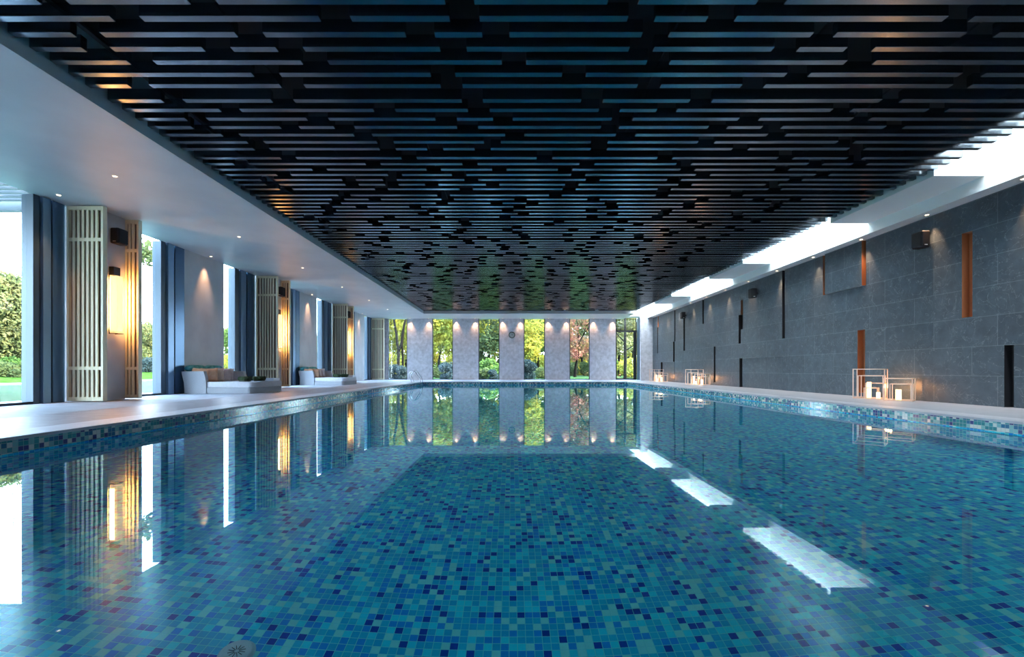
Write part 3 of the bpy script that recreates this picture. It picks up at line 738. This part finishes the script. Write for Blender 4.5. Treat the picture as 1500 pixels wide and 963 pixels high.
for px, Y, kd, s_ in far:
    wi = min(range(6), key=lambda k: abs(at(px, Y)*YB/Y - sum(FW[k])/2))
    win = ('%s far window from the left' % ORD[wi]) if wi < 5 else 'glass garden door'
    key = (kd, wi); cnt[key] = cnt.get(key, 0)+1
    ex = ['', ', standing behind another', ', farthest back'][min(cnt[key]-1, 2)]
    tree(at(px, Y), Y, kd, s_, '%s tree seen through the %s%s' % (colw[kd], win, ex))
# twin-trunk tree in the first far window
e = empty('forked_tree', (at(584, 38), 38, -.14)); tag(e, 'bare forked twin-trunk tree propped by two stakes outside the first far window', 'tree')
m_ = MB(); m_.tube([(0, 0, -.05), (-.03, 0, 1.5), (.0, 0, 2.4), (-.12, 0, 3.0), (-.2, 0, 3.9), (-.38, 0, 4.9), (-.3, 0, 6.5)], [.14, .12, .12, .11, .1, .09, .06], 10)
m_.tube([(.0, 0, 2.3), (.22, 0, 3.0), (.34, 0, 4.0), (.62, 0, 5.2), (.9, 0, 6.6)], [.10, .10, .09, .08, .06], 10)
m_.tube([(.30, .2, -.05), (.30, .2, 2.0), (.26, .1, 3.0), (.45, 0, 4.6), (.8, 0, 5.8)], [.09, .09, .09, .09, .07], 10); m_.build('trunk', 'bark', e)
for s_ in (0, .28): MB().tube([(-1.0+s_*.3, -.3, .4+s_*2.2), (-.05-s_*.2, 0, 2.5+s_)], .025, 6).build('stake', 'bark', e)
# trunk behind the garden door
e = empty('slim_tree', (at(915.5, 36), 36, -.14)); tag(e, 'straight dark tree trunk standing outside the garden door', 'tree')
m_ = MB(); m_.tube([(0, 0, -.05), (.0, 0, .6), (.03, 0, 1.7), (.0, 0, 2.8), (.02, 0, 4.0), (0, 0, 5.5)], [.15, .12, .13, .11, .10, .07], 10); m_.build('trunk', 'bark', e)
m_ = MB(); limb(m_, random.Random(4), Vector((0, 0, 2.3)), Vector((.9, 0, .5)), 2.2, .05, 2); limb(m_, random.Random(5), Vector((0, 0, 3)), Vector((-.8, 0, .7)), 2.2, .05, 2); m_.build('branch', 'bark', e)
sh = [(575, 37, 'silver', .9, 'silvery grass-like shrub left of the forked tree'), (590, 36.5, 'silver', .9, 'silvery shrub at the foot of the forked tree'),
      (656, 38, 'silver', 1.15, 'blue-grey rounded shrub in the second far window'), (640, 44, 'dark', 1.0, 'dark shrub at the left of the second far window'),
      (707, 38, 'dark', .9, 'dark green shrub low in the third far window'), (726, 42, 'green', 1.9, 'tall bright green bush in the third far window'), (722, 38, 'silver', .7, 'low greyish shrub beside the dark one in the third far window'),
      (772, 38, 'silver', 1.3, 'spiky silver shrub low in the fourth far window'), (790, 42, 'dark', 1.0, 'dark shrub low in the fourth far window'), (780, 56, 'green', 1.4, 'rounded bush behind the silver shrub in the fourth far window'),
      (840, 60, 'dark', 1.5, 'dark hedge bush at the left of the fifth far window'), (858, 60, 'dark', 1.5, 'dark hedge bush at the right of the fifth far window'),
      (928, 46, 'yellow', 1.9, 'tall yellow-green bush right of the trunk outside the garden door'), (906, 62, 'green', 1.5, 'green bush left of the trunk outside the garden door'), (664, 60, 'yellow', 1.9, 'yellow bush behind the blue-grey shrub in the second far window'),
      (570, 46, 'yellow', 1.8, 'low yellow bush behind the forked tree')]
for px, Y, kd, s_, lb in sh: shrub(at(px, Y), Y, kd, s_, lb)
for k in range(26):
    Y = 66 + (k % 3)*6; px = 555 + k*16
    shrub(at(px, Y), Y, ('yellow', 'green', 'olive', 'yellow', 'dark')[k % 5], 2.7, 'broad bush in the dense planting at the far end of the garden', group='dense planting at the end of the garden')
# left garden
def at2(px, X): return 660*X/(px-749)      # depth at lateral distance X
lt = [(5, -47, 'olive', 1.15), (22, -50, 'yellow', 1.1), (40, -46, 'olive', 1.05), (58, -52, 'green', 1.1), (-20, -48, 'olive', 1.2), (218, -50, 'olive', .95), (234, -54, 'yellow', 1.0), (205, -56, 'green', 1.1),
      (332, -42, 'green', .9), (345, -50, 'yellow', 1.2), (466, -36, 'yellow', 1.0), (538, -32, 'yellow', 1.2), (460, -46, 'green', 1.2), (-50, -50, 'yellow', 1.2), (476, -50, 'red', 1.3)]
for i, (px, X, kd, s_) in enumerate(lt):
    wn_ = 'first' if px < 100 else 'second' if px < 300 else 'third' if px < 400 else 'fourth' if px < 500 else 'fifth'
    tree(X, at2(px, X), kd, s_, '%s garden tree %s in the %s left window' % (colw[kd], 'at distance %d m' % abs(X) if 0 else ['farther back', 'on the bank'][abs(X) < 49], wn_) if not (px in (5, 22, 40, -20, -50)) else
         {5: 'olive tree on the bank at the left edge of the photo', 22: 'yellowish tree in the middle of the first left window', 40: 'olive tree beside the window frame at the far left', -20: 'olive tree just outside the left frame edge', -50: 'yellow tree beyond the left frame edge'}[px], lift=.45)
sparse = crown_mesh('foliage', 700, 2.0, 3.0, .10, 'leaf_olive', 66, 16)
bare_me = [trunk_mesh('bare_crown', 8.2, .13, 60+i, 3) for i in range(3)]
for i, px in enumerate((4, 18, 31, 44, 228)):
    X = (-56, -66, -58, -68, -60)[i]; e = empty('bare_tree', (X, at2(px, X), -.14), i*1.3)
    tag(e, ['slender bare tree at the left edge of the photo', 'slender bare tree, second from the left edge', 'slender bare tree in the middle of the first left window', 'slender bare tree nearest the first window frame', 'thin bare tree in front of the sign through the second left window'][i], 'tree', 'slender bare trees beyond the pond')
    link('branches', bare_me[i % 3], e).scale = (.6, .6, 1.25 if i < 4 else 1.05); q = link('foliage', sparse, e); q.location = (0, 0, 3.6 if i < 4 else 2.5)
tw = crown_mesh('foliage', 900, 1.4, .55, .10, 'leaf_dark', 55, 7)
X = -10.75; e = empty('overhanging_tree', (X, 19.0, -.05)); tag(e, 'tree whose leafy branch tip hangs into the top of the second left window', 'tree')
link('foliage', tw, e).location = (at(224, 19)-X, 0, 4.95)
MB().tube([(0, 0, 0), (.05, 0, 2.5), (-.1, 0, 4.2), (-.4, 0, 6.0)], [.13, .11, .10, .07], 8).build('trunk', 'bark', e)
MB().tube([(-.1, 0, 4.6), (-1.4, 0, 6.2), (-3, 0, 6.2), (at(224, 19)-X+.2, 0, 5.5)], [.07, .06, .04, .02], 6).build('branch', 'bark', e)
for i, (px, X, kd, s_) in enumerate(((8, -30, 'dark', 1.1), (24, -31, 'green', 1.3), (42, -30, 'dark', 1.0), (216, -31, 'silver', 1.2), (232, -33, 'olive', 1.4), (336, -29, 'green', 1.8), (342, -26, 'yellow', 1.4))):
    shrub(X, at2(px, X), kd, s_, ['dark shrub on the pond bank at the left edge', 'green shrub on the pond bank in the first left window', 'dark shrub on the pond bank beside the first window frame',
        'silvery shrub on the bank in the second left window', 'olive shrub on the bank in the second left window', 'green broad shrub in the third left window', 'yellow-green shrub low in the third left window'][i], z=.1)
hs = empty('garden_pavilion', (-66, at2(224, -66), 0)); tag(hs, 'small white pavilion with red-brown upper panel beyond the trees', 'building')
MB().box(-2.5, 3.5, -1.5, 1.5, -.2, 3.4).build('wall', 'render_white', hs); MB().box(-2.7, 3.7, -1.7, 1.7, 3.4, 6.2).build('upper_panel', 'brick_red', hs)
MB().box(-1.5, -.3, -1.56, -1.5, 1.0, 2.4).build('window', 'far_glass', hs)
